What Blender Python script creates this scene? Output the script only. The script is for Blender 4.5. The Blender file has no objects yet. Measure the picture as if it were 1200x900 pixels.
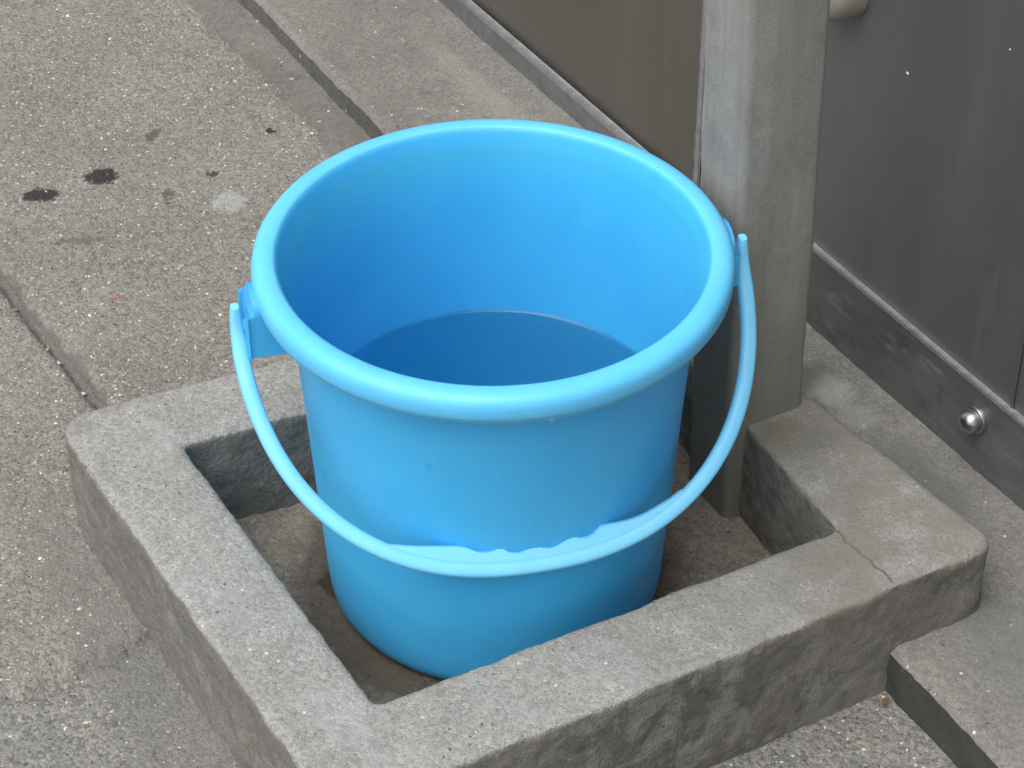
import bpy, bmesh, math, random
import numpy as np
from mathutils import Vector, noise
R = math.radians
sc = bpy.context.scene
col = sc.collection
random.seed(4)
RNG = np.random.default_rng(7)

# ------------------------------------------------------------------ camera
CAM_H = 1.163
cam_data = bpy.data.cameras.new('camera')
cam = bpy.data.objects.new('camera', cam_data)
col.objects.link(cam)
cam.location = (0, 0, CAM_H)
cam.rotation_euler = (R(90 - 39.2), 0, 0)
cam_data.sensor_width = 36
cam_data.lens = 36 * 2850 / 1200
cam_data.clip_start = .05
cam_data.clip_end = 500
sc.camera = cam

# ------------------------------------------------------------------ daylight (overcast)
SUN_EL, SUN_AZ = R(64), R(-136)          # azimuth measured from +Y towards +X
world = bpy.data.worlds.new('World')
sc.world = world
world.use_nodes = True
wn = world.node_tree
wn.nodes.clear()
sky = wn.nodes.new('ShaderNodeTexSky')
sky.sky_type = 'NISHITA'
sky.sun_disc = False
sky.sun_elevation = SUN_EL
sky.sun_rotation = SUN_AZ
sky.dust_density = 4
hs = wn.nodes.new('ShaderNodeHueSaturation')
hs.inputs['Saturation'].default_value = .22
bg = wn.nodes.new('ShaderNodeBackground')
bg.inputs['Strength'].default_value = .135
wo = wn.nodes.new('ShaderNodeOutputWorld')
wn.links.new(sky.outputs[0], hs.inputs['Color'])
wn.links.new(hs.outputs[0], bg.inputs['Color'])
wn.links.new(bg.outputs[0], wo.inputs['Surface'])
sun_data = bpy.data.lights.new('sun', 'SUN')
sun_data.energy = 1.5
sun_data.angle = R(60)
sun_data.color = (1, .99, .968)
sun = bpy.data.objects.new('sun', sun_data)
col.objects.link(sun)
sd = Vector((math.sin(SUN_AZ) * math.cos(SUN_EL), math.cos(SUN_AZ) * math.cos(SUN_EL), math.sin(SUN_EL)))
sun.rotation_euler = sd.to_track_quat('Z', 'Y').to_euler()
vs = sc.view_settings
vs.view_transform = 'Standard'
vs.look = 'None'
vs.exposure = 0.45
vs.gamma = 1


# ------------------------------------------------------------------ node helper
class NT:
    def __init__(s, name):
        s.m = bpy.data.materials.new(name)
        s.m.use_nodes = True
        s.t = s.m.node_tree
        s.b = s.t.nodes['Principled BSDF']
        s.co = s.n('ShaderNodeTexCoord').outputs['Object']

    def n(s, t, **k):
        nd = s.t.nodes.new(t)
        for a, v in k.items():
            setattr(nd, a, v)
        return nd

    def put(s, sock, v):
        if isinstance(v, bpy.types.NodeSocket):
            s.t.links.new(v, sock)
        else:
            if hasattr(sock.default_value, '__len__') and not hasattr(v, '__len__'):
                v = (v,) * len(sock.default_value)
            if hasattr(sock.default_value, '__len__') and len(sock.default_value) == 4 and len(v) == 3:
                v = (*v, 1)
            sock.default_value = v

    def noise(s, scale, detail=6, rough=.6, vec=None, dist=0, w=None):
        nd = s.n('ShaderNodeTexNoise')
        s.put(nd.inputs['Vector'], vec or s.co)
        nd.inputs['Scale'].default_value = scale
        nd.inputs['Detail'].default_value = detail
        nd.inputs['Roughness'].default_value = rough
        nd.inputs['Distortion'].default_value = dist
        return nd.outputs['Fac']

    def vor(s, scale, feature='F1', vec=None, rnd=1.0):
        nd = s.n('ShaderNodeTexVoronoi', feature=feature)
        s.put(nd.inputs['Vector'], vec or s.co)
        nd.inputs['Scale'].default_value = scale
        nd.inputs['Randomness'].default_value = rnd
        return nd

    def ramp(s, fac, stops, interp='LINEAR'):
        nd = s.n('ShaderNodeValToRGB')
        cr = nd.color_ramp
        cr.interpolation = interp
        while len(cr.elements) < len(stops):
            cr.elements.new(.5)
        for e, (p, c) in zip(cr.elements, stops):
            e.position = p
            e.color = (*c, 1) if hasattr(c, '__len__') else (c, c, c, 1)
        s.t.links.new(fac, nd.inputs['Fac'])
        return nd.outputs['Color']

    def step(s, fac, a, b, lo=0., hi=1.):
        nd = s.n('ShaderNodeMapRange', interpolation_type='SMOOTHSTEP')
        s.put(nd.inputs['Value'], fac)
        for k, v in (('From Min', a), ('From Max', b), ('To Min', lo), ('To Max', hi)):
            nd.inputs[k].default_value = v
        return nd.outputs['Result']

    def math(s, op, a, b=0.):
        nd = s.n('ShaderNodeMath', operation=op)
        s.put(nd.inputs[0], a)
        s.put(nd.inputs[1], b)
        return nd.outputs[0]

    def mix(s, fac, a, b, mode='MIX'):
        nd = s.n('ShaderNodeMix', data_type='RGBA', blend_type=mode)
        s.put(nd.inputs[0], fac)
        s.put(nd.inputs[6], a)
        s.put(nd.inputs[7], b)
        return nd.outputs[2]

    def mapping(s, loc=(0, 0, 0), rot=(0, 0, 0), scale=(1, 1, 1), vec=None):
        nd = s.n('ShaderNodeMapping', vector_type='TEXTURE')
        s.put(nd.inputs['Vector'], vec or s.co)
        nd.inputs['Location'].default_value = loc
        nd.inputs['Rotation'].default_value = rot
        nd.inputs['Scale'].default_value = scale
        return nd.outputs[0]

    def warp(s, amount, scale):
        nd = s.n('ShaderNodeTexNoise')
        s.put(nd.inputs['Vector'], s.co)
        nd.inputs['Scale'].default_value = scale
        nd.inputs['Detail'].default_value = 5
        v = s.n('ShaderNodeVectorMath', operation='SUBTRACT')
        s.t.links.new(nd.outputs['Color'], v.inputs[0])
        v.inputs[1].default_value = (.5, .5, .5)
        v2 = s.n('ShaderNodeVectorMath', operation='SCALE')
        s.t.links.new(v.outputs[0], v2.inputs[0])
        v2.inputs['Scale'].default_value = amount
        v3 = s.n('ShaderNodeVectorMath', operation='ADD')
        s.t.links.new(s.co, v3.inputs[0])
        s.t.links.new(v2.outputs[0], v3.inputs[1])
        return v3.outputs[0]

    def spot(s, x, y, rx, ry, rot, soft, vec, z=0, rz=1.0):
        """mask 1 inside an ellipse of given half axes (metres)"""
        mp = s.mapping((x, y, z), (0, 0, rot), (rx, ry, rz), vec)
        ln = s.n('ShaderNodeVectorMath', operation='LENGTH')
        s.t.links.new(mp, ln.inputs[0])
        return s.step(ln.outputs['Value'], 1 + soft, 1 - soft)

    def bump(s, parts, dist=.001, strength=1.0):
        """parts: list of (height socket, weight)"""
        tot = None
        for h, w in parts:
            x = s.math('MULTIPLY', h, w)
            tot = x if tot is None else s.math('ADD', tot, x)
        nd = s.n('ShaderNodeBump')
        nd.inputs['Strength'].default_value = strength
        nd.inputs['Distance'].default_value = dist
        s.t.links.new(tot, nd.inputs['Height'])
        s.t.links.new(nd.outputs[0], s.b.inputs['Normal'])

    def out(s, color, rough=.9, spec=.3, metal=0.):
        s.put(s.b.inputs['Base Color'], color)
        s.put(s.b.inputs['Roughness'], rough)
        s.put(s.b.inputs['Specular IOR Level'], spec)
        s.put(s.b.inputs['Metallic'], metal)
        return s.m


def concrete(name, ca, cb, agg=.35, agg_scale=230, dirt=None, dirt_amt=.0, dirt_lo=.5, light=(.5, .48, .42),
             bump=1.0, extra=None, rough=.92, grain_scale=900, glint=.02):
    """weathered concrete: two tones, fine sand, aggregate grains, dirt blotches, optional stains"""
    s = NT(name)
    base = s.mix(s.step(s.noise(9, 8, .65), .32, .68), ca, cb)
    base = s.mix(s.step(s.noise(60, 6, .7), .35, .7, 0, .3), base, tuple(c * .78 for c in ca))
    sand = s.noise(grain_scale, 3, .7)
    base = s.mix(.9, base, s.ramp(sand, [(.28, (.55,) * 3), (.5, (1,) * 3), (.72, (1.45,) * 3)]), 'MULTIPLY')
    # aggregate grains: each cell its own tone
    v = s.vor(agg_scale, vec=s.warp(.004, 180))
    sepc = s.n('ShaderNodeSeparateColor')
    s.t.links.new(v.outputs['Color'], sepc.inputs[0])
    tone = s.ramp(sepc.outputs[0], [(0, (.5, .49, .47)), (.2, (.72, .7, .68)), (.5, (1., .99, .96)), (.8, (1.25, 1.2, 1.08)), (1, (1.5, 1.45, 1.35))])
    base = s.mix(agg, base, s.mix(1, base, tone, 'MULTIPLY'))
    # scattered pale and dark single grains
    pick = s.step(sepc.outputs[1], 1 - glint, 1 - glint * .7)
    core = s.step(v.outputs['Distance'], .55, .25)
    base = s.mix(s.math('MULTIPLY', pick, core), base, light)
    pick2 = s.step(sepc.outputs[2], 1 - glint * 1.1, 1 - glint * .8)
    base = s.mix(s.math('MULTIPLY', s.math('MULTIPLY', pick2, core), .8), base, (.05, .047, .042))
    if dirt:
        m = s.step(s.noise(14, 9, .68, dist=.6), dirt_lo, dirt_lo + .2, 0, dirt_amt)
        base = s.mix(m, base, dirt)
    if extra:
        base = extra(s, base)
    s.bump([(s.noise(45, 8, .7), .8), (sand, .5), (s.math('SUBTRACT', 1., v.outputs['Distance']), agg * 1.0)],
           dist=.0022, strength=.75 * bump)
    return s.out(base, rough, .25)


def kerb_skirt(s, b):
    """smoothed, damp cement smeared along the foot of the kerb basin and in the slab joint"""
    w = s.warp(.022, 45)
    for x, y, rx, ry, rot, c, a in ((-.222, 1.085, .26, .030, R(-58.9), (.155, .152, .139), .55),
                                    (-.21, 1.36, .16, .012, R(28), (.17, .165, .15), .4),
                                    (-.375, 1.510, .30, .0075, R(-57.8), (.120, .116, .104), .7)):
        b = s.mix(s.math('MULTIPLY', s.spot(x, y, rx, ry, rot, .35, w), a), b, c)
    return b


def pavement_stains(s, b):
    w = s.warp(.017, 210)
    for x, y, rx, ry, rot, c, a in (
            (-.3938, 1.6755, .015, .0098, .2, (.028, .027, .026), .93),
            (-.3461, 1.7032, .0135, .0125, .5, (.028, .027, .026), .93),
            (-.3101, 1.7671, .0045, .012, -.35, (.07, .066, .058), .75),
            (-.2359, 1.6643, .013, .014, .4, (.42, .43, .44), .5),
            (-.2884, 1.6767, .006, .007, 0, (.05, .048, .044), .6),
            (-.3549, 1.611, .020, .004, .1, (.08, .076, .07), .6),
            (-.254, 1.7057, .005, .004, 0, (.03, .028, .026), .85),
            (-.2101, 1.7725, .0042, .0035, 0, (.02, .019, .018), .9),
            (-.312, 1.535, .0035, .003, 0, (.34, .09, .05), .85),
            (-.2775, 1.6349, .005, .0035, 0, (.22, .13, .06), .55)):
        b = s.mix(s.math('MULTIPLY', s.spot(x, y, rx, ry, rot, .22, w), a), b, c)
    # rusty / tan tint in wide soft blotches
    b = s.mix(s.step(s.noise(11, 7, .7, dist=1.2), .56, .74, 0, .40), b, (.27, .22, .135))
    return kerb_skirt(s, b)


M = {}
M['pave'] = concrete('exposed_aggregate', (.208, .2025, .186), (.247, .241, .223), agg=.62, agg_scale=430, light=(.66, .62, .5),
                     dirt=(.14, .135, .12), dirt_amt=.35, dirt_lo=.55, bump=.9, extra=pavement_stains, glint=.032)
M['pave_fine'] = concrete('fine_aggregate', (.188, .188, .177), (.232, .231, .217), agg=.75, agg_scale=400, light=(.6, .6, .56),
                          dirt=(.085, .085, .078), dirt_amt=.45, dirt_lo=.53, bump=.8, glint=.03, extra=kerb_skirt)
M['mortar'] = concrete('smoothed_mortar', (.140, .137, .124), (.175, .171, .156), agg=.3, agg_scale=300, dirt=(.13, .125, .11),
                       dirt_amt=.5, bump=.7, glint=.01)


def kerb_strip_stains(s, b):
    w = s.warp(.02, 60)
    for x, y, rx, ry, rot, c, a in ((.235, 1.385, .012, .020, .55, (.36, .355, .335), .55),
                                    (.250, 1.355, .016, .012, .2, (.31, .31, .295), .45),
                                    (.2150, 1.40, .022, .014, .5, (.085, .08, .07), .7),
                                    (.290, 1.285, .018, .05, .55, (.125, .132, .124), .7),
                                    (-.03, 1.80, .012, .10, .55, (.33, .32, .29), .3),
                                    (.325, 1.12, .03, .04, .3, (.135, .14, .13), .6)):
        b = s.mix(s.math('MULTIPLY', s.spot(x, y, rx, ry, rot, .55, w), a), b, c)
    return b


M['strip'] = concrete('kerb_strip_concrete', (.178, .174, .160), (.216, .211, .194), agg=.35, agg_scale=380, light=(.62, .6, .53),
                      dirt=(.135, .133, .118), dirt_amt=.35, bump=.7, extra=kerb_strip_stains, glint=.01)
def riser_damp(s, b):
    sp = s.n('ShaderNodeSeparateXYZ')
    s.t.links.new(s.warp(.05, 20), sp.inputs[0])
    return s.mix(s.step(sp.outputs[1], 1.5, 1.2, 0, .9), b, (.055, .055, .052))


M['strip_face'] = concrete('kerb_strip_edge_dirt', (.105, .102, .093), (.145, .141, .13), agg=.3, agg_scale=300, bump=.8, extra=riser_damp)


def basin_stains(s, b):
    """damp dirt on the outer faces (their own blotches) and pale worn lime on the top"""
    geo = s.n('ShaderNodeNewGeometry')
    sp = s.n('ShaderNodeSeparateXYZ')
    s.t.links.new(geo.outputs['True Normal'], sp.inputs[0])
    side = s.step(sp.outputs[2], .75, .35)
    px = s.n('ShaderNodeSeparateXYZ')
    s.t.links.new(s.co, px.inputs[0])
    st = s.mapping(scale=(.036, .036, .05))
    blot = s.noise(1, 9, .72, vec=st, dist=.8)
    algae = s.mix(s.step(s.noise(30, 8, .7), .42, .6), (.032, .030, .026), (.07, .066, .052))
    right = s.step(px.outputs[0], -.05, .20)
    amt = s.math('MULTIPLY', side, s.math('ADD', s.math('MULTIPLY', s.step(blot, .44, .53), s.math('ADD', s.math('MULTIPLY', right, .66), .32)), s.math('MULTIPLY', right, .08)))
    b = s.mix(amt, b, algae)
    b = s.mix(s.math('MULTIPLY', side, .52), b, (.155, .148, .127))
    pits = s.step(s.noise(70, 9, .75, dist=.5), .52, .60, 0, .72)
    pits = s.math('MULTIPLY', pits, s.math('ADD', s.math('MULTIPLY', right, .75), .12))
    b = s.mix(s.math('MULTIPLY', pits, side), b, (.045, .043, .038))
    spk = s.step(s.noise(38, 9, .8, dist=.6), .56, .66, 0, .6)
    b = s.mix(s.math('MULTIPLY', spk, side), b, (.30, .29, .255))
    # pale scratches of exposed lime on the front face
    pale = s.step(s.noise(1, 6, .6, vec=s.mapping(rot=(0, 0, R(28)), scale=(.06, .02, .012)), dist=1.0),   .56, .68, 0, .55)
    b = s.mix(s.math('MULTIPLY', pale, side), b, (.28, .26, .21))
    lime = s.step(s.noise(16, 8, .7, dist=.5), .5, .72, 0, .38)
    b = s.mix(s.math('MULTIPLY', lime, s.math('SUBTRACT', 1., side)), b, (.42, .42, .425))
    # brown tint on the right arm
    arm = s.step(px.outputs[0], .06, .22, 0, .85)
    b = s.mix(s.math('MULTIPLY', arm, s.step(s.noise(25, 7, .7), .25, .6)), b, (.188, .178, .152))
    w = s.warp(.012, 90)
    for x, y, rx, ry, rot, c, a in ((.1835, 1.273, .017, .010, .5, (.20, .155, .11), .6), (.212, 1.263, .010, .012, .5, (.15, .148, .14), .5)):
        b = s.mix(s.math('MULTIPLY', s.spot(x, y, rx, ry, rot, .5, w), a), b, c)
    return b


M['basin'] = concrete('weathered_basin_concrete', (.272, .269, .256), (.318, .315, .302), agg=.42, agg_scale=420, light=(.6, .58, .53),
                      dirt=(.2, .195, .178), dirt_amt=.4, bump=.8, extra=basin_stains, glint=.012)


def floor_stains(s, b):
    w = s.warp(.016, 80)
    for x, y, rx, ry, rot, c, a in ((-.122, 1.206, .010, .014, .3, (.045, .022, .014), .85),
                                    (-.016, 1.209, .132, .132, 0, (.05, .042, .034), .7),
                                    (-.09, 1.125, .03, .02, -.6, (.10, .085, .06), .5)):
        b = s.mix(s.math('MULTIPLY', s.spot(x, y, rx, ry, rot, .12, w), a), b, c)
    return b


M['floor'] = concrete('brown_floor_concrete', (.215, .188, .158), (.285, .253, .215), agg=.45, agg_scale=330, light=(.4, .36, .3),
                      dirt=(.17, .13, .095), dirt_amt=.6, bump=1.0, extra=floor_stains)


def post_mat():
    s = NT('grey_post_concrete')
    st = s.mapping(scale=(.018, .018, .35))
    b = s.mix(s.step(s.noise(1, 8, .65, vec=st), .34, .66), (.238, .234, .212), (.300, .298, .278))
    b = s.mix(s.step(s.noise(26, 8, .7), .45, .72, 0, .5), b, (.17, .163, .135))
    b = s.mix(s.step(s.noise(1, 7, .7, vec=s.mapping(scale=(.006, .006, .12))), .60, .75, 0, .4), b, (.33, .33, .315))
    b = s.mix(.6, b, s.ramp(s.noise(700, 3, .7), [(.3, (.75,) * 3), (.7, (1.25,) * 3)]), 'MULTIPLY')
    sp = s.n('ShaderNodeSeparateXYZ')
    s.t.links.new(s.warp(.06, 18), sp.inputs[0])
    b = s.mix(s.step(sp.outputs[2], .26, .06, 0, .6), b, (.15, .14, .113))     # shade beside the bucket, painted into the lower post
    s.bump([(s.noise(40, 8, .7), 1.), (s.noise(600, 2), .3)], .0015, .5)
    return s.out(b, .75, .3)


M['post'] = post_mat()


def plastic(name, ca, cb, grime):
    s = NT(name)
    b = s.mix(s.step(s.noise(14, 6, .6), .3, .7), ca, cb)
    b = s.mix(s.step(s.noise(1, 8, .7, vec=s.mapping(scale=(.02, .02, .06)), dist=.5), .54, .74, 0, .28), b, grime)
    # chalky runs left by drying water, rubbed patches, fine grime specks, hairline scratches
    run = s.step(s.noise(1, 7, .7, vec=s.mapping(scale=(.006, .006, .09)), dist=.3), .60, .76, 0, .16)
    b = s.mix(run, b, (.30, .58, .80))
    b = s.mix(s.step(s.noise(420, 4, .75), .66, .74, 0, .22), b, (.03, .20, .45))
    b = s.mix(s.step(s.noise(1, 5, .8, vec=s.mapping(rot=(.5, .9, .3), scale=(.0012, .02, .03))), .73, .78, 0, .22), b, (.35, .68, .92))
    w = s.warp(.006, 160)
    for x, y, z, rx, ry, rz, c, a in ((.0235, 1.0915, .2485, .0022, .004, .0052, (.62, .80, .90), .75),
                                      (-.050, 1.096, .205, .0035, .006, .003, (.03, .19, .40), .22),
                                      (-.085, 1.118, .115, .004, .006, .005, (.03, .20, .42), .2),
                                      (.060, 1.11, .10, .012, .012, .0012, (.25, .58, .85), .4)):
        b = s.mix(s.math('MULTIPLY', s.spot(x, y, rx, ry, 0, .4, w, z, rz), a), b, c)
    r = s.step(s.noise(40, 7, .7), .3, .7, .32, .50)
    s.bump([(s.noise(30, 3), .6), (s.noise(500, 3), .15)], .0008, .25)
    s.put(s.b.inputs['Subsurface Weight'], .35)
    s.put(s.b.inputs['Subsurface Radius'], (.25, .8, 1.))
    s.put(s.b.inputs['Subsurface Scale'], .006)
    return s.out(b, r, .42)


M['plastic'] = plastic('sky_blue_plastic', (.055, .450, .82), (.068, .480, .845), (.05, .36, .65))
M['plastic_rim'] = plastic('lit_rim_blue_plastic', (.115, .53, .88), (.135, .56, .90), (.095, .45, .74))  # paler than the body: bright highlight on the rim put into the colour
M['plastic_bail'] = plastic('paler_blue_plastic', (.19, .60, .91), (.215, .63, .93), (.13, .50, .80))  # paler still: strong light on handle and grip painted into the colour


def simple(name, color, rough, spec=.5, metal=0., var=.2, scale=60, bump=0.):
    s = NT(name)
    b = s.mix(s.step(s.noise(scale, 7, .7), .35, .7), color, tuple(c * (1 - var) for c in color))
    if bump:
        s.bump([(s.noise(scale * 4, 6), 1.)], .001, bump)
    return s.out(b, rough, spec, metal)


M['plastic_light'] = simple('pale_blue_plastic', (.06, .40, .80), .38, .5, 0, .08)


def sheet(name, ca, cb, metal, rough):
    s = NT(name)
    b = s.mix(s.step(s.noise(1, 7, .6, vec=s.mapping(scale=(.12, .12, .6))), .3, .7), ca, cb)
    b = s.mix(s.step(s.noise(1, 8, .75, vec=s.mapping(scale=(.03, .03, .25)), dist=.6), .55, .75, 0, .4), b, tuple(c * 1.5 for c in cb))
    b = s.mix(s.step(s.noise(220, 4, .8), .70, .78, 0, .35), b, tuple(min(1, c * 2.0) for c in cb))
    r = s.step(s.noise(12, 7, .7), .3, .7, rough - .05, rough + .09)
    s.bump([(s.noise(5, 3), 4.), (s.noise(900, 2), .1)], .0012, .25)
    return s.out(b, r, .5, metal)


M['sheet_brown'] = sheet('brown_grey_sheet', (.098, .089, .075), (.122, .113, .096), .25, .42)
M['sheet_grey'] = sheet('dark_grey_sheet', (.104, .108, .107), (.150, .158, .162), .35, .40)


def kick():
    s = NT('scuffed_kick_plate')
    b = s.mix(s.step(s.noise(1, 7, .6, vec=s.mapping(scale=(.1, .1, .05))), .3, .7), (.100, .102, .102), (.142, .147, .152))
    dust = s.step(s.noise(1, 9, .75, vec=s.mapping(rot=(0, 0, R(121)), scale=(.07, .05, .016)), dist=1.2), .50, .68, 0, .40)
    b = s.mix(dust, b, (.30, .305, .31))
    b = s.mix(s.step(s.noise(30, 8, .7), .5, .7, 0, .5), b, (.06, .056, .05))
    s.bump([(s.noise(8, 3), 2.), (s.noise(300, 4), .3)], .001, .3)
    return s.out(b, s.step(dust, 0, .4, .38, .7), .5, .3)


M['kick'] = kick()
M['alu'] = simple('dull_aluminium', (.40, .40, .405), .45, .5, .55, .35, 90, .2)
M['alu_dark'] = simple('grey_track_metal', (.20, .20, .205), .5, .5, .35, .3, 60, .2)
M['steel'] = simple('polished_steel', (.45, .44, .46), .34, .5, 1., .15, 120)
M['gap'] = simple('gap_shade_black', (.015, .015, .016), .7)  # black stands in for the shade inside the panel gaps
M['cream'] = simple('cream_plastic', (.33, .315, .24), .45, .5, 0, .18, 60)
M['fleck'] = simple('white_paint', (.8, .8, .78), .7)
M['leaf'] = simple('dry_leaf', (.17, .085, .04), .8, .3, 0, .4, 300)

g = NT('grit_grains')
isl = g.n('ShaderNodeNewGeometry').outputs['Random Per Island']
M['grit'] = g.out(g.ramp(isl, [(0, (.085, .08, .072)), (.10, (.20, .19, .17)), (.42, (.34, .32, .28)), (.66, (.47, .42, .32)),
                               (.80, (.42, .29, .15)), (.86, (.60, .57, .48)), (.94, (.76, .74, .67))], 'CONSTANT'), .6, .4)

wt = NT('clear_water')
wt.put(wt.b.inputs['Base Color'], (.78, 1., .95))
wt.put(wt.b.inputs['Transmission Weight'], 1.)
wt.put(wt.b.inputs['Roughness'], .0)
wt.put(wt.b.inputs['IOR'], 1.333)
wt.bump([(wt.noise(14, 2), 1.)], .0006, .25)
M['water'] = wt.m


# ------------------------------------------------------------------ object helpers
def link(name, me, mat, parent=None, smooth=True, angle=None):
    ob = bpy.data.objects.new(name, me)
    col.objects.link(ob)
    if mat:
        me.materials.clear()
        me.materials.append(mat)
    if parent:
        ob.parent = parent
        ob.matrix_parent_inverse = parent.matrix_world.inverted()
    if smooth:
        me.shade_smooth()
        if angle:
            me.set_sharp_from_angle(angle=R(angle))
    return ob


def from_bm(name, bm, mat, parent=None, smooth=True, angle=None):
    me = bpy.data.meshes.new(name)
    bmesh.ops.recalc_face_normals(bm, faces=bm.faces[:])
    bm.to_mesh(me)
    bm.free()
    return link(name, me, mat, parent, smooth, angle)


def empty(name, loc=(0, 0, 0)):
    o = bpy.data.objects.new(name, None)
    o.empty_display_size = .05
    o.location = loc
    col.objects.link(o)
    bpy.context.view_layer.update()
    return o


def tag(o, label, cat, group=None):
    o['label'] = label
    o['category'] = cat
    if group:
        o['group'] = group
    return o


def vnoise(x, y, scale, seed):
    """numpy value noise, -1..1"""
    X, Y = x * scale, y * scale
    xi, yi = np.floor(X).astype(np.int64), np.floor(Y).astype(np.int64)
    fx, fy = X - xi, Y - yi
    fx, fy = fx * fx * (3 - 2 * fx), fy * fy * (3 - 2 * fy)

    def h(a, b):
        v = np.sin(a * 127.1 + b * 311.7 + seed * 74.7) * 43758.5453
        return (v - np.floor(v)) * 2 - 1
    return (h(xi, yi) * (1 - fx) + h(xi + 1, yi) * fx) * (1 - fy) + (h(xi, yi + 1) * (1 - fx) + h(xi + 1, yi + 1) * fx) * fy


def fbm(x, y, scale, seed, octs=4, gain=.5):
    t, a = 0, 1.
    for k in range(octs):
        t = t + a * vnoise(x, y, scale * 2.03 ** k, seed + k * 13)
        a *= gain
    return t


def seg_dist(x, y, a, b):
    """signed distance to the infinite line a-b (left of a->b positive)"""
    d = np.array(b, float) - np.array(a, float)
    d /= np.linalg.norm(d)
    return d[0] * (y - a[1]) - d[1] * (x - a[0])


def poly_dist(x, y, pts):
    best = np.full(np.shape(x), 1e9)
    for (ax, ay), (bx, by) in zip(pts[:-1], pts[1:]):
        dx, dy = bx - ax, by - ay
        t = np.clip(((x - ax) * dx + (y - ay) * dy) / (dx * dx + dy * dy), 0, 1)
        best = np.minimum(best, np.hypot(x - ax - t * dx, y - ay - t * dy))
    return best


def inside(x, y, poly):
    r = np.zeros(np.shape(x), bool)
    j = len(poly) - 1
    for i in range(len(poly)):
        xi, yi = poly[i]
        xj, yj = poly[j]
        c = ((yi > y) != (yj > y)) & (x < (xj - xi) * (y - yi) / (yj - yi + 1e-12) + xi)
        r ^= c
        j = i
    return r


def grid_faces(nx, ny):
    i = np.arange(nx * ny).reshape(ny, nx)
    return np.stack([i[:-1, :-1], i[:-1, 1:], i[1:, 1:], i[1:, :-1]], -1).reshape(-1, 4)


def mesh_np(name, v, f):
    me = bpy.data.meshes.new(name)
    n = f.shape[1]
    me.vertices.add(len(v))
    me.vertices.foreach_set('co', np.ascontiguousarray(v, dtype=np.float32).ravel())
    me.loops.add(f.size)
    me.loops.foreach_set('vertex_index', np.ascontiguousarray(f, dtype=np.int32).ravel())
    me.polygons.add(len(f))
    me.polygons.foreach_set('loop_start', np.arange(0, f.size, n, dtype=np.int32))
    me.update(calc_edges=True)
    me.validate()
    return me


def sub_mesh(name, v, f):
    used, inv = np.unique(f, return_inverse=True)
    return mesh_np(name, v[used], inv.reshape(f.shape))


def box(bm, cx, cy, cz, sx, sy, sz, rot=0, bev=0, seg=2):
    r = bmesh.ops.create_cube(bm, size=1)
    vs_ = r['verts']
    ca, sa = math.cos(rot), math.sin(rot)
    for v in vs_:
        x, y, z = v.co.x * sx, v.co.y * sy, v.co.z * sz
        v.co = (cx + x * ca - y * sa, cy + x * sa + y * ca, cz + z)
    if bev:
        es = list({e for v in vs_ for e in v.link_edges})
        bmesh.ops.bevel(bm, geom=es, offset=bev, segments=seg, profile=.5, affect='EDGES')
    return bm


def lathe(prof, n=96, closed=False):
    """profile of (r, z) spun round Z"""
    bm = bmesh.new()
    rings = []
    for r, z in prof:
        if r < 1e-6:
            rings.append([bm.verts.new((0, 0, z))])
        else:
            rings.append([bm.verts.new((r * math.cos(2 * math.pi * k / n), r * math.sin(2 * math.pi * k / n), z)) for k in range(n)])
    m = len(rings)
    for i in range(m if closed else m - 1):
        a, b = rings[i], rings[(i + 1) % m]
        for k in range(n):
            q = [a[k % len(a)], a[(k + 1) % n % len(a)], b[(k + 1) % n % len(b)], b[k % len(b)]]
            u = []
            for v in q:
                if v not in u:
                    u.append(v)
            if len(u) > 2:
                bm.faces.new(u)
    return bm


# ------------------------------------------------------------------ measured layout (metres, z = 0 pavement)
TOP = .085                                   # top of the basin kerb
STRIP = .028                                 # top of the raised strip along the wall
S0, S1 = np.array((.306, 1.016)), np.array((-.2341, 1.9485))       # front edge of that strip
SDIR = (S1 - S0) / np.linalg.norm(S1 - S0)
SN = np.array((SDIR[1], -SDIR[0]))           # towards the wall
WP = np.array((.3552, 1.251))                # wall foot
WA = R(121.3)
WD = np.array((math.cos(WA), math.sin(WA)))
WN = np.array((-WD[1], WD[0]))               # out of the wall, towards the pavement
if WN[0] > 0:
    WN = -WN
OUTER = [(-.3174, 1.2844), (-.1028, .928), (.1315, 1.0547), (.2432, 1.1173), (.318, 1.157), (.2884, 1.199), (.2084, 1.3104), (.112, 1.468)]
INNER = [(-.2254, 1.2574), (-.0825, 1.016), (.2119, 1.1718), (.1045, 1.3894)]
J1 = [(-.72, 2.06), (-.4107, 1.5689), (-.3786, 1.5161), (-.3553, 1.4803), (-.3055, 1.4017), (-.235, 1.29)]
J2 = [(-.80, .80), (-.3342, 1.0999), (-.3107, 1.1106), (-.2893, 1.1253), (-.2617, 1.1434), (-.2464, 1.1586), (-.15, 1.225), (.0, 1.32)]

# ------------------------------------------------------------------ ground and pavement
bm = bmesh.new()
gx, gy = [-90, -20, -4, -.79, -.3, .1, .45, 4, 20, 90], [-90, -20, -4, .73, 1.2, 1.8, 2.39, 6, 25, 90]
gv = [[bm.verts.new((x, y, -.002)) for x in gx] for y in gy]
for a in range(9):
    for b in range(9):
        if not (3 <= a <= 5 and 3 <= b <= 5):          # the detailed pavement fills this opening
            bm.faces.new((gv[a][b], gv[a][b + 1], gv[a + 1][b + 1], gv[a + 1][b]))
ground = from_bm('ground', bm, M['pave'])
ground['kind'] = 'structure'

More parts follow.
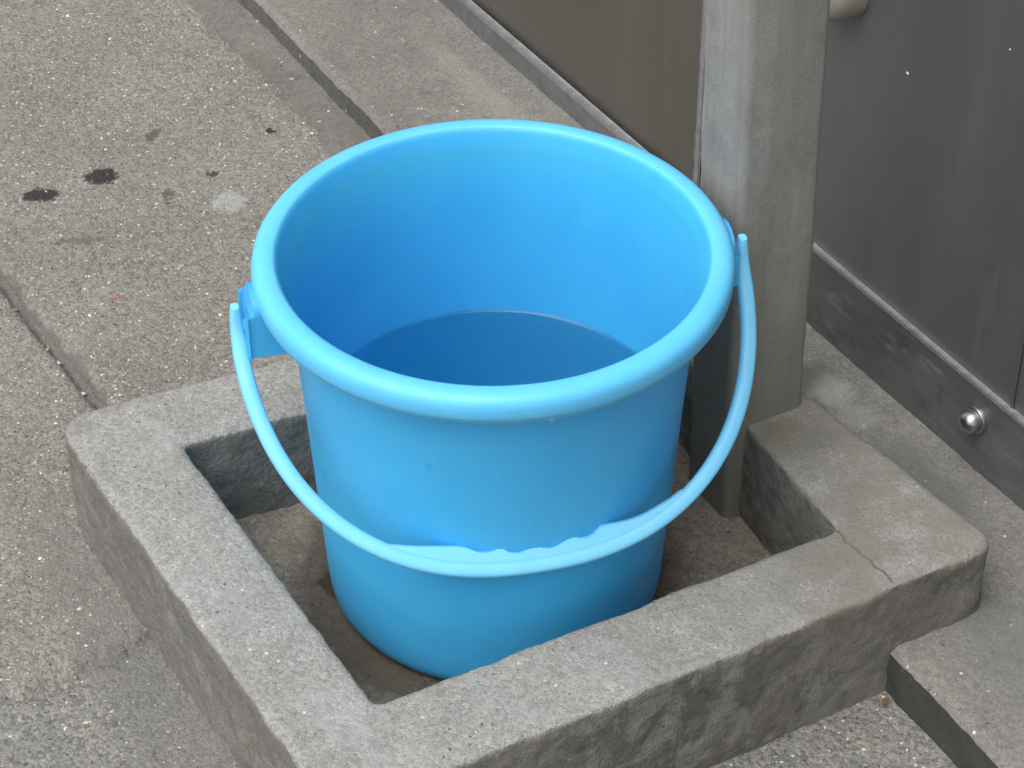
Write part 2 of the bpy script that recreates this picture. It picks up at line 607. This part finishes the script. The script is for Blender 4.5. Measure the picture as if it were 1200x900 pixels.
pavement = empty('pavement')
pavement['kind'] = 'structure'
STEP = .0024
xs, ys = np.arange(-.80, .46, STEP), np.arange(.72, 2.40, STEP)
X, Y = np.meshgrid(xs, ys)
sd1 = seg_dist(X, Y, (-.4107, 1.5689), (-.3055, 1.4017)) + .003 * vnoise(X, Y, 30, 3)
d1 = poly_dist(X + .002 * vnoise(X, Y, 60, 5), Y + .002 * vnoise(X, Y, 60, 8), J1)
d2 = poly_dist(X + .006 * fbm(X, Y, 55, 15, 3), Y + .006 * fbm(X, Y, 55, 28, 3), J2)
sd2 = Y + .006 * fbm(X, Y, 55, 28, 3) - np.interp(X, [p[0] for p in J2], [p[1] for p in J2])
strip_d = (X - S0[0]) * SN[0] + (Y - S0[1]) * SN[1]            # >0 behind the strip's edge
lower = sd2 < 0
left = (sd1 < 0) & ~lower
fw = .040 + .005 * fbm(X, Y, 18, 44, 3) + .003 * fbm(X, Y, 140, 45, 2)
fil = (strip_d > -fw) & (Y > 1.5 + 0 * X)
Z = .0012 * fbm(X, Y, 5, 1, 3) + .0004 * fbm(X, Y, 90, 2, 3) + .0004 * vnoise(X, Y, 330, 6)
Z -= .0045 * np.exp(-(d1 / .0065) ** 2) + .003 * np.exp(-((d1 - .004) / .0018) ** 2)
Z -= .0050 * np.exp(-(d2 / .0045) ** 2)
Z = np.where(lower, Z - .0032 - .009 * np.clip((X + .05) / .2, 0, 1) * np.clip((Y - .74) / .15, 0, 1), Z)
Z = np.where(left, Z - .0012, Z)
t = np.clip((strip_d + fw) / fw, 0, 1)
Z = np.where(fil, .0006 * fbm(X, Y, 60, 2, 3) + .005 * t ** 1.3, Z)
# shallow pits where grains have come out
pit = vnoise(X, Y, 140, 71)
Z -= np.where((pit > .72) & ~fil, .0012 * (pit - .72) / .28, 0)
V = np.stack([X, Y, Z], -1).reshape(-1, 3)
F = grid_faces(len(xs), len(ys))
cen = lambda A: A.reshape(-1)[F[:, 0]]
ok = (cen(strip_d) < .02) & ~inside(cen(X), cen(Y), [(-.25, 1.265), (-.09, .99), (.24, 1.155), (.108, 1.415)])
lowF, leftF, filF = cen(lower), cen(left), cen(fil)
for nm, msk, mat in (('slab', ok & ~lowF & ~leftF & ~filF, 'pave'), ('slab', ok & leftF & ~filF & ~lowF, 'pave'),
                     ('slab', ok & lowF & ~filF, 'pave_fine'), ('mortar_fillet', ok & filF, 'mortar')):
    if msk.any():
        link(nm, sub_mesh(nm, V, F[msk]), M[mat], pavement)

# grit: grains standing out of the worn surface, nobody could count them
ico = bmesh.new()
bmesh.ops.create_icosphere(ico, subdivisions=1, radius=1)
IV = np.array([v.co[:] for v in ico.verts])
IF = np.array([[v.index for v in f.verts] for f in ico.faces])
ico.free()


def grains(name, px, py, pz, rad, parent, sink=.45):
    n = len(px)
    vv = np.repeat(IV[None], n, 0) * (1 + .28 * RNG.normal(size=(n, len(IV), 1)))
    vv *= (rad[:, None] * (RNG.uniform(.7, 1.35, (n, 3))))[:, None, :]
    vv[:, :, 2] *= .7
    a = RNG.uniform(0, 6.28, n)
    c, s_ = np.cos(a)[:, None], np.sin(a)[:, None]
    x, y = vv[:, :, 0] * c - vv[:, :, 1] * s_, vv[:, :, 0] * s_ + vv[:, :, 1] * c
    vv = np.stack([x + px[:, None], y + py[:, None], vv[:, :, 2] + (pz - sink * rad)[:, None]], -1).reshape(-1, 3)
    ff = (IF[None] + (np.arange(n) * len(IV))[:, None, None]).reshape(-1, 3)
    o = link(name, mesh_np(name, vv, ff), M['grit'], parent, smooth=False)
    o['kind'] = 'stuff'
    return o


N = 36000
px, py = RNG.uniform(-.62, .34, N), RNG.uniform(.80, 2.2, N)
dens = .55 + .45 * fbm(px, py, 7, 90, 3)
ix, iy = np.clip(((px - xs[0]) / STEP).astype(int), 0, len(xs) - 1), np.clip(((py - ys[0]) / STEP).astype(int), 0, len(ys) - 1)
keep = ~inside(px, py, OUTER) & (strip_d[iy, ix] < -.002) & ~fil[iy, ix] & (d1[iy, ix] > .006) & (RNG.random(N) < dens * np.where((py < 1.62) & (px < -.1), .95, .62))
keep &= ~(lower[iy, ix] & (RNG.random(N) < .55))
px, py, pz = px[keep], py[keep], Z[iy, ix][keep]
rad = .0005 + .0017 * RNG.random(len(px)) ** 3.2
grains('loose_grit', px, py, pz, rad, pavement)

# ------------------------------------------------------------------ raised strip along the wall foot
u = np.arange(-1.2, 2.1, .004)                # along the edge, measured from S0 towards the back
w = np.concatenate([[-.0005, .0, .0015, .003], np.arange(.006, .30, .004)])
U, W = np.meshgrid(u, w)
edge_wob = .0012 * fbm(U, U * 0, 12, 11, 4) + .0004 * fbm(U, U * 0, 150, 12, 2)
zz = STRIP + .0010 * fbm(U, W, 9, 31, 3) + .0006 * fbm(U, W, 110, 33, 3)
zz = np.where(W < .005, zz - .0045 * (1 - np.clip(W, 0, .005) / .005) ** 1.6 - .0006 * np.abs(fbm(U, U * 0, 70, 14, 3)), zz)
PX = S0[0] + SDIR[0] * U + SN[0] * (W + edge_wob * (W < .06))
PY = S0[1] + SDIR[1] * U + SN[1] * (W + edge_wob * (W < .06))
PZ = zz.copy()
PZ[0] = -.02
V2 = np.stack([PX, PY, PZ], -1).reshape(-1, 3)
F2 = grid_faces(len(u), len(w))[:, ::-1]
CUT = [(-.27, 1.27), (-.093, .972), (.262, 1.150), (.108, 1.425)]
in2 = inside(V2[F2].mean(1)[:, 0], V2[F2].mean(1)[:, 1], CUT)
strip = empty('raised_strip')
strip['kind'] = 'structure'
row = np.repeat(np.arange(len(w) - 1), len(u) - 1)
link('top_slab', sub_mesh('top_slab', V2, F2[(row > 0) & ~in2]), M['strip'], strip)
# the riser as its own stepped sheet, a little rough
hh = np.linspace(0, 1, 12)
U3, H3 = np.meshgrid(u, hh)
zt = V2.reshape(len(w), len(u), 3)[1][:, 2]
rough = .0010 * fbm(U3, H3 * .03, 60, 51, 4) * np.sin(np.pi * H3)
wob = edge_wob[1][None] + rough
V3 = np.stack([S0[0] + SDIR[0] * U3 + SN[0] * wob, S0[1] + SDIR[1] * U3 + SN[1] * wob, -.02 + (zt[None] + .02) * H3], -1).reshape(-1, 3)
F3 = grid_faces(len(u), len(hh))
F3 = F3[~inside(V3[F3].mean(1)[:, 0], V3[F3].mean(1)[:, 1], CUT)]
link('riser', sub_mesh('riser', V3, F3), M['strip_face'], strip)

# ------------------------------------------------------------------ concrete basin (a square kerb with a sunken floor)
basin = empty('kerb_basin', (-.005, 1.21, 0))
tag(basin, 'low square grey concrete kerb basin in which the blue bucket stands', 'kerb basin')


def rounded(poly, rad, n=6):
    out = []
    m = len(poly)
    for i in range(m):
        p, a, b = (np.array(poly[k % m], float) for k in (i, i - 1, i + 1))
        r = rad.get(i, 0)
        if not r:
            out.append(tuple(p))
            continue
        da, db = (a - p) / np.linalg.norm(a - p), (b - p) / np.linalg.norm(b - p)
        for k in range(n + 1):
            t_ = k / n
            q = (1 - t_) ** 2 * (p + da * r) + 2 * t_ * (1 - t_) * p + t_ ** 2 * (p + db * r)
            out.append(tuple(q))
    return out


def kerb_mesh():
    bm = bmesh.new()
    edges = []
    for loop in (rounded(OUTER, {0: .028, 1: .02, 4: .022, 7: .02}), rounded(INNER, {0: .004, 1: .004, 2: .004, 3: .004}, 3)):
        vs_ = [bm.verts.new((x, y, -.02)) for x, y in loop]
        for i in range(len(vs_)):
            edges.append(bm.edges.new((vs_[i - 1], vs_[i])))
    bmesh.ops.triangle_fill(bm, edges=edges, use_beauty=True)
    r = bmesh.ops.extrude_face_region(bm, geom=bm.faces[:])
    bmesh.ops.translate(bm, vec=(0, 0, TOP + .02), verts=[g_ for g_ in r['geom'] if isinstance(g_, bmesh.types.BMVert)])
    bmesh.ops.recalc_face_normals(bm, faces=bm.faces[:])
    me = bpy.data.meshes.new('kerb')
    bm.to_mesh(me)
    bm.free()
    return me


tmp = bpy.data.objects.new('kerb', kerb_mesh())
col.objects.link(tmp)
md = tmp.modifiers.new('voxels', 'REMESH')
md.mode = 'VOXEL'
md.voxel_size = .0021
dg = bpy.context.evaluated_depsgraph_get()
kme = bpy.data.meshes.new_from_object(tmp.evaluated_get(dg))
bpy.data.objects.remove(tmp)
CRACK = [(.2119, 1.1718), (.2165, 1.1650), (.2172, 1.1590), (.2225, 1.1540), (.2262, 1.1462), (.2312, 1.1425), (.2330, 1.1360), (.2392, 1.1305), (.2420, 1.1225)]
bm = bmesh.new()
bm.from_mesh(kme)
for it in range(9):
    bmesh.ops.smooth_vert(bm, verts=bm.verts[:], factor=.5, use_axis_x=True, use_axis_y=True, use_axis_z=True)
# finer faces along the crack
for it in range(2):
    ed = []
    for e in bm.edges:
        m_ = (e.verts[0].co + e.verts[1].co) / 2
        if m_.z > .07 and m_.x > .19 and m_.y < 1.19 and float(poly_dist(np.array(m_.x), np.array(m_.y), CRACK)) < .0042 - it * .0016:
            ed.append(e)
    bmesh.ops.subdivide_edges(bm, edges=ed, cuts=1, use_grid_fill=True)
bm.normal_update()
for v in bm.verts:
    p, n_ = v.co, v.normal
    edge = 1 - max(abs(n_.x), abs(n_.y), abs(n_.z))            # round the corners it is worn
    d = .0012 * noise.fractal(p * 18, 1, 2, 4) + .0004 * noise.fractal(p * 120, 1, 2, 3)
    if n_.z < .7:
        d += .0008 * noise.fractal(p * 45 + Vector((5, 3, 1)), 1, 2, 4)
    chip = noise.noise(p * 85 + Vector((9, 1, 4)))
    if edge > .08 and chip > .25:
        d -= .0020 * (chip - .25) * min(1, edge * 5)
    v.co = p + n_ * d
    # the front arm sags a little towards its middle on the inner edge
cr = [v for v in bm.verts if v.co.x > .19 and v.co.y < 1.19 and v.co.z > .07]
for v in cr:
    wv = .0012 * noise.noise(v.co * 160)
    dd = float(poly_dist(np.array(v.co.x + wv), np.array(v.co.y - wv), CRACK))
    if dd < .0009:
        v.co -= v.normal * .0026 * (1 - dd / .0009)
kerb = from_bm('kerb', bm, M['basin'], basin)

# floor of the basin
fx, fy = np.arange(-.26, .26, .0026), np.arange(.98, 1.46, .0026)
FX, FY = np.meshgrid(fx, fy)
FZ = .0005 + .0011 * fbm(FX, FY, 16, 61, 3) + .0009 * fbm(FX, FY, 120, 63, 3)
rr = np.hypot(FX + .0116, FY - 1.2156)
FZ = np.where(rr < .128, np.minimum(FZ, -.0006), FZ)
ff = grid_faces(len(fx), len(fy))
mid = CUT
inm = inside(FX.reshape(-1)[ff[:, 0]], FY.reshape(-1)[ff[:, 0]], mid)
Vf = np.stack([FX, FY, FZ + .003], -1).reshape(-1, 3)
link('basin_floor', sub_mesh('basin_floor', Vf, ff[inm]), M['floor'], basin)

# ------------------------------------------------------------------ bucket
BX, BY, BZ = -.0116, 1.2156, .2802          # centre of the rim plane
FLOORZ = .0025
HB = BZ - FLOORZ
bucket = empty('bucket', (BX, BY, FLOORZ))
tag(bucket, 'round sky blue plastic bucket holding water with its bail handle hanging down in front', 'bucket')


def at_bucket(bm):
    bmesh.ops.translate(bm, vec=(BX, BY, BZ), verts=bm.verts[:])
    return bm


prof = [(0, -HB + .004), (.089, -HB + .004), (.094, -HB + .001), (.099, -HB), (.1042, -HB + .001), (.1088, -HB + .004), (.1119, -HB + .009), (.1134, -HB + .016),
        (.1144, -HB + .03), (.1178, -.19), (.1226, -.11), (.1266, -.05), (.1288, -.024), (.1300, -.0150), (.1330, -.0100), (.1380, -.0070), (.1400, -.0040),
        (.1380, -.0010), (.1355, -.0003), (.1346, -.0006), (.1338, -.0016), (.1329, -.0040), (.1315, -.0085), (.1298, -.0145), (.1282, -.0215), (.1268, -.030), (.1242, -.05), (.1197, -.11), (.1153, -.19), (.1118, -HB + .03), (.1082, -HB + .012), (.101, -HB + .0075), (0, -HB + .0075)]
# finer rings
fine = []
for (r0, z0), (r1, z1) in zip(prof[:-1], prof[1:]):
    k = max(1, int(abs(z1 - z0) / .012))
    fine += [(r0 + (r1 - r0) * i / k, z0 + (z1 - z0) * i / k) for i in range(k)]
fine.append(prof[-1])
body = from_bm('body', at_bucket(lathe(fine, 128)), M['plastic'], bucket, angle=50)

rp = [(.1342, -.0030), (.1348, .0000), (.1362, .0006), (.1385, .0010), (.1415, .0009), (.1446, .0001), (.1472, -.0016), (.1488, -.0040), (.1495, -.0070), (.1494, -.0110),
      (.1491, -.0142), (.1487, -.0150), (.1474, -.0153), (.1470, -.0160), (.1469, -.0182), (.1462, -.0187), (.1450, -.0182), (.1444, -.0150), (.1425, -.0105), (.1395, -.0080), (.1360, -.0060)]
rim = lathe(rp, 160, True)
for v in rim.verts:                            # moulding flash: a faintly ragged lower edge
    if v.co.z < -.0175:
        a_ = math.atan2(v.co.y, v.co.x)
        v.co.z -= max(0, noise.noise(Vector((math.cos(a_) * 14, math.sin(a_) * 14, 0))) - .15) * .0022
rim_o = from_bm('rim', at_bucket(rim), M['plastic_rim'], bucket, angle=60)

AZ = R(12.9)
E = Vector((math.cos(AZ), math.sin(AZ), 0))
FD = Vector((math.sin(AZ), -math.cos(AZ), 0))
PHI = R(47.4)
DN = FD * math.sin(PHI) - Vector((0, 0, 1)) * math.cos(PHI)
BR, BD, BPZ, BE = .1617, .1705, -.0375, .869
PC = Vector((BX, BY, BZ + BPZ))
for sgn in (1, -1):
    bm = bmesh.new()
    ex = E * sgn
    ang = math.atan2(ex.y, ex.x)
    c0 = Vector((BX, BY, BZ)) + ex * .1442 + FD * .002
    box(bm, c0.x, c0.y, BZ - .0315, .0235, .029, .027, ang, .0022, 2)
    # raised web under the block, tapering to the wall
    ear = from_bm('ear', bm, M['plastic'], bucket, angle=40)
    bm = bmesh.new()
    # thin upright tab behind the rim
    n = 14
    inner, outer = [], []
    for rr_, lst in ((.1478, inner), (.1560, outer)):
        for k in range(n + 1):
            th = ang + (k / n - .5) * .215
            hgt = .0115 * math.sin(math.pi * (k / n)) ** .35 if 0 < k < n else .003
            lo = bm.verts.new((BX + rr_ * math.cos(th), BY + rr_ * math.sin(th), BZ - .0187))
            r2 = rr_ if rr_ < .15 else .1525
            hi = bm.verts.new((BX + r2 * math.cos(th), BY + r2 * math.sin(th), BZ - .0185 + hgt))
            lst.append((lo, hi))
    for k in range(n):
        bm.faces.new((inner[k][0], inner[k + 1][0], inner[k + 1][1], inner[k][1]))
        bm.faces.new((outer[k][0], outer[k + 1][0], outer[k + 1][1], outer[k][1]))
        bm.faces.new((inner[k][1], inner[k + 1][1], outer[k + 1][1], outer[k][1]))
        bm.faces.new((inner[k][0], inner[k + 1][0], outer[k + 1][0], outer[k][0]))
    for k in (0, n):
        bm.faces.new((inner[k][0], inner[k][1], outer[k][1], outer[k][0]))
    from_bm('tab', bm, M['plastic_light'], ear, angle=40)
    # pivot pin
    bm = bmesh.new()
    bmesh.ops.create_cone(bm, cap_ends=True, segments=20, radius1=.0052, radius2=.0052, depth=.008)
    q = ex.to_track_quat('Z', 'Y')
    for v in bm.verts:
        v.co = q @ v.co + PC + ex * .1585 + Vector((0, 0, .0045))
    from_bm('pivot_pin', bm, M['plastic'], ear, angle=40)


def bail():
    bm = bmesh.new()
    pts = []
    spw = lambda v_: math.copysign(abs(v_) ** BE, v_)
    n = 96
    NRM = E.cross(DN).normalized()
    up = Vector((0, 0, 1))
    for k in range(n + 1):
        tt = math.pi * k / n
        pts.append(PC + E * (BR * spw(math.cos(tt))) + DN * (BD * spw(math.sin(tt))))
    head = [PC + E * BR + up * h for h in (.0195, .013, .0075, .003)]
    tail = [PC - E * BR + up * h for h in (.003, .0075, .013, .0195)]
    pts = head + pts[1:-1] + tail
    # relax the joints
    for it in range(3):
        pts = [pts[0]] + [(pts[i - 1] + pts[i] * 2 + pts[i + 1]) / 4 for i in range(1, len(pts) - 1)] + [pts[-1]]
    rings = []
    m = 16
    for i, p in enumerate(pts):
        tg = (pts[min(i + 1, len(pts) - 1)] - pts[max(i - 1, 0)]).normalized()
        b = (p - PC).normalized()
        s1 = (b - tg * b.dot(tg)).normalized()
        s2 = tg.cross(s1)
        f_ = min(1, i / 5, (len(pts) - 1 - i) / 5)
        a1, a2 = .0032 + .0020 * f_, .0046 + .0002 * f_
        if i in (0, len(pts) - 1):
            a1, a2 = a1 * .8, a2 * .8
        ring = []
        for j in range(m):
            th = 2 * math.pi * j / m
            ex_ = lambda v_: math.copysign(abs(v_) ** .7, v_)
            ring.append(bm.verts.new(p + s1 * (a1 * ex_(math.cos(th))) + s2 * (a2 * ex_(math.sin(th)))))
        rings.append(ring)
    for r0, r1 in zip(rings[:-1], rings[1:]):
        for j in range(m):
            bm.faces.new((r0[j], r0[(j + 1) % m], r1[(j + 1) % m], r1[j]))
    bm.faces.new(rings[0])
    bm.faces.new(rings[-1][::-1])
    return bm, NRM


bm, NRM = bail()
bail_o = from_bm('bail_handle', bm, M['plastic_bail'], bucket, angle=50)
# grip web with its finger scallops, between the inner edge and the bail's arc
GI = [(-.0960, .1400), (-.0899, .1433), (-.0756, .1468), (-.0600, .1492), (-.0484, .1509), (-.0432, .1521), (-.0384, .1552), (-.0333, .1573), (-.0279, .1574), (-.0245, .1556), (-.0208, .1557), (-.0184, .1584),
      (-.0133, .1606), (-.0084, .1603), (-.0040, .1578), (.0005, .1576), (.0057, .1602), (.0105, .1608), (.0152, .1589), (.0206, .1557), (.0245, .1556), (.028, .1572), (.0345, .1576), (.0388, .1545), (.0427, .1512),
      (.0519, .1517), (.063, .1508), (.0745, .1482), (.0897, .1412), (.0975, .1375)]


def arc_b(a):
    c_ = min(1, abs(a) / BR) ** (1 / BE)
    return BD * (math.sqrt(max(0, 1 - c_ * c_))) ** BE


dense = []
for (a0, b0), (a1, b1) in zip(GI[:-1], GI[1:]):
    dense += [(a0 + (a1 - a0) * k / 4, b0 + (b1 - b0) * k / 4) for k in range(4)]
dense.append(GI[-1])
for it in range(4):
    dense = [dense[0]] + [(dense[i][0], (dense[i - 1][1] + 2 * dense[i][1] + dense[i + 1][1]) / 4) for i in range(1, len(dense) - 1)] + [dense[-1]]
bm = bmesh.new()
sect = []
TH = .0040
for a, b in dense:
    bo = max(arc_b(a) + .001, b + .0005)
    P = lambda bb, h: bm.verts.new(PC + E * a + DN * bb + NRM * h)
    e_ = min(.0016, (bo - b) * .4)
    sect.append([P(b, 0), P(b + .3 * e_, TH * .6), P(b + e_, TH), P((b + bo) / 2, TH), P(bo, TH * .9), P(bo, -TH * .9), P((b + bo) / 2, -TH), P(b + e_, -TH), P(b + .3 * e_, -TH * .6)])
for s0, s1 in zip(sect[:-1], sect[1:]):
    for j in range(len(s0)):
        bm.faces.new((s0[j], s0[(j + 1) % len(s0)], s1[(j + 1) % len(s0)], s1[j]))
bm.faces.new(sect[0])
bm.faces.new(sect[-1][::-1])
from_bm('finger_grip', bm, M['plastic_bail'], bail_o, angle=45)

# water
WL = -.14
wr = .1184
water = from_bm('bucket_water', lathe([(0, 0), (.04, 0), (.08, 0), (.105, 0), (wr - .004, .0001), (wr - .002, .0004), (wr - .0008, .001), (wr - .0002, .0018)], 128), M['water'])
bm_ = bmesh.new()
bm_.from_mesh(water.data)
for f in bm_.faces:
    if f.normal.z < 0:
        f.normal_flip()
bm_.to_mesh(water.data)
bm_.free()
water.data.shade_smooth()
water.location = (BX, BY, BZ + WL)
tag(water, 'still clear water filling the lower half of the blue bucket', 'water')

# ------------------------------------------------------------------ post
PW, PD, PH = .0615, .052, 1.9
PA = R(28.4)
pc0 = np.array((.1500, 1.2690))
ex, ey = np.array((math.cos(PA), math.sin(PA))), np.array((-math.sin(PA), math.cos(PA)))
pcen = pc0 + ex * PW / 2 + ey * PD / 2
post = empty('post', (pcen[0], pcen[1], 0))
tag(post, 'square grey concrete post standing in the corner of the kerb basin beside the bucket', 'post')
bm = bmesh.new()
nseg = 140
prof_r = []
bev = .006
for cx, cy, a0 in ((PW / 2 - bev, PD / 2 - bev, 0), (-PW / 2 + bev, PD / 2 - bev, 90), (-PW / 2 + bev, -PD / 2 + bev, 180), (PW / 2 - bev, -PD / 2 + bev, 270)):
    for k in range(6):
        th = R(a0 + 90 * k / 5)
        prof_r.append((cx + bev * math.cos(th), cy + bev * math.sin(th)))
# more points along the flats
ring2 = []
for i in range(len(prof_r)):
    a, b = prof_r[i], prof_r[(i + 1) % len(prof_r)]
    L = math.dist(a, b)
    k = max(1, int(L / .006))
    ring2 += [(a[0] + (b[0] - a[0]) * j / k, a[1] + (b[1] - a[1]) * j / k) for j in range(k)]
rings = []
for i in range(nseg + 1):
    z = -.01 + (PH + .01) * (i / nseg) ** 1.5
    ring = []
    for x, y in ring2:
        p = Vector((pcen[0] + ex[0] * x + ey[0] * y, pcen[1] + ex[1] * x + ey[1] * y, z))
        p.x -= .018 * z                        # the post leans a little
        l_ = Vector((x, y, 0)).normalized()
        d = .0007 * noise.fractal(p * 25, 1, 2, 4) + .0004 * noise.noise(p * 120)
        nn = Vector((ex[0] * l_.x + ey[0] * l_.y, ex[1] * l_.x + ey[1] * l_.y, 0))
        ring.append(bm.verts.new(p + nn * d))
    rings.append(ring)
for r0, r1 in zip(rings[:-1], rings[1:]):
    for j in range(len(r0)):
        bm.faces.new((r0[j], r0[(j + 1) % len(r0)], r1[(j + 1) % len(r0)], r1[j]))
bm.faces.new(rings[-1])
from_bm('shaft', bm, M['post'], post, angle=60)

# ------------------------------------------------------------------ metal wall: two panels
WH = 2.05


def wpt(s, off, z):
    p = WP + WD * s + WN * off
    return Vector((p[0], p[1], z))


def wbox(bm, s0, s1, o0, o1, z0, z1, bev=.0012):
    c_ = wpt((s0 + s1) / 2, (o0 + o1) / 2, (z0 + z1) / 2)
    box(bm, c_.x, c_.y, c_.z, abs(s1 - s0), abs(o1 - o0), abs(z1 - z0), WA, bev, 2)
    return bm


SPL = .397
# right: grey sheet above a proud kick plate
grey = empty('metal_panel', tuple(wpt(0, -.02, .028)))
tag(grey, 'dark grey metal panel with a scuffed kick plate to the right of the post', 'metal panel')
from_bm('sheet', wbox(bmesh.new(), .0325, SPL - .002, -.040, -.0045, .090, WH), M['sheet_grey'], grey, angle=40)
from_bm('sheet', wbox(bmesh.new(), -1.3, .0300, -.040, -.0050, .090, WH), M['sheet_grey'], grey, angle=40)
from_bm('backing', wbox(bmesh.new(), -1.3, SPL - .002, -.060, -.042, .0, WH - .002), M['gap'], grey, angle=40)
kp = from_bm('kick_plate', wbox(bmesh.new(), -1.3, SPL - .002, -.040, 0, .0295, .0955), M['kick'], grey, angle=40)
from_bm('edge_strip', wbox(bmesh.new(), -1.3, SPL - .002, -.0055, .0004, .0958, .0976, .0006), M['alu'], kp, angle=40)
bolt = lathe([(0, .0135), (.0030, .0132), (.0060, .0118), (.0080, .0090), (.0086, .0055), (.0087, .0034), (.0102, .0030), (.0106, .0022), (.0106, 0), (0, 0)], 40)
qn = Vector((WN[0], WN[1], 0)).to_track_quat('Z', 'Y')
for v in bolt.verts:
    v.co = qn @ v.co + wpt(.0585, 0, .0705)
from_bm('dome_bolt', bolt, M['steel'], kp, angle=40)
for s_, z_, r_ in ((.1766, .2883, .0014), (.0842, .3552, .0007)):
    bm = bmesh.new()
    c_ = wpt(s_, -.0040, z_)
    bmesh.ops.create_icosphere(bm, subdivisions=1, radius=1)
    for v in bm.verts:
        q_ = qn @ Vector((v.co.x * r_ * 1.2, v.co.y * r_, v.co.z * .0005))
        v.co = c_ + q_
    from_bm('paint_fleck', bm, M['fleck'], grey)
# left: brown sheet over a low track, with a light trim beside the post
brown = empty('metal_panel', tuple(wpt(.9, -.02, .028)))
tag(brown, 'brownish metal panel above a low light grey floor track to the left of the post', 'metal panel')
from_bm('sheet', wbox(bmesh.new(), SPL + .0115, 2.2, -.040, -.0105, .0520, WH - .01), M['sheet_brown'], brown, angle=40)
from_bm('backing', wbox(bmesh.new(), SPL + .001, 2.2, -.060, -.042, .0, WH - .012), M['gap'], brown, angle=40)
tr = from_bm('floor_track', wbox(bmesh.new(), SPL + .001, 2.2, -.041, 0, .020, .0485, .001), M['alu_dark'], brown, angle=40)
from_bm('track_lip', wbox(bmesh.new(), SPL + .001, 2.2, -.0062, .0006, .0488, .0508, .0008), M['alu'], tr, angle=40)
from_bm('gap_shade_strip', wbox(bmesh.new(), SPL + .001, 2.2, -.0100, -.0066, .0487, .0496, .0002), M['gap'], tr, angle=40)  # black strip paints the shade of the open gap behind the lip
from_bm('edge_trim', wbox(bmesh.new(), SPL + .0035, SPL + .0112, -.040, -.0005, .0512, WH - .011), M['alu'], brown, angle=40)

# cream knob on the grey panel, just right of the post
knob = lathe([(0, .024), (.010, .0235), (.0165, .0215), (.0195, .0185), (.0212, .0145), (.0222, .0095), (.0228, .0050), (.0230, 0), (0, 0)], 64)
for v in knob.verts:
    v.co = qn @ v.co
kn = from_bm('door_knob', knob, M['cream'], None, angle=35)
kn.location = wpt(.2480, -.0044, .3215)
tag(kn, 'round cream plastic knob fixed on the grey metal panel right of the post', 'knob')

# dry leaf scrap in the corner between kerb basin and raised strip
bm = bmesh.new()
vs_ = []
for a, b, z in ((-.006, 0, .001), (-.003, .0028, .0022), (.0015, .0034, .0018), (.0062, .0006, .0035), (.002, -.003, .0016), (-.003, -.0026, .0012)):
    vs_.append((a, b, z))
for z_off in (0, .0005):
    pass
top = [bm.verts.new((a, b, z + .0005)) for a, b, z in vs_]
bot = [bm.verts.new((a, b, z)) for a, b, z in vs_]
bm.faces.new(top)
bm.faces.new(bot[::-1])
for i in range(6):
    bm.faces.new((bot[i - 1], bot[i], top[i], top[i - 1]))
leaf = from_bm('leaf_scrap', bm, M['leaf'], None, smooth=False)
leaf.location = (.2445, 1.1050, -.008)
leaf.rotation_euler = (.2, .1, .7)
leaf.scale = (.65, .65, .65)
tag(leaf, 'tiny rust brown leaf scrap lying where the kerb basin meets the raised strip', 'leaf')
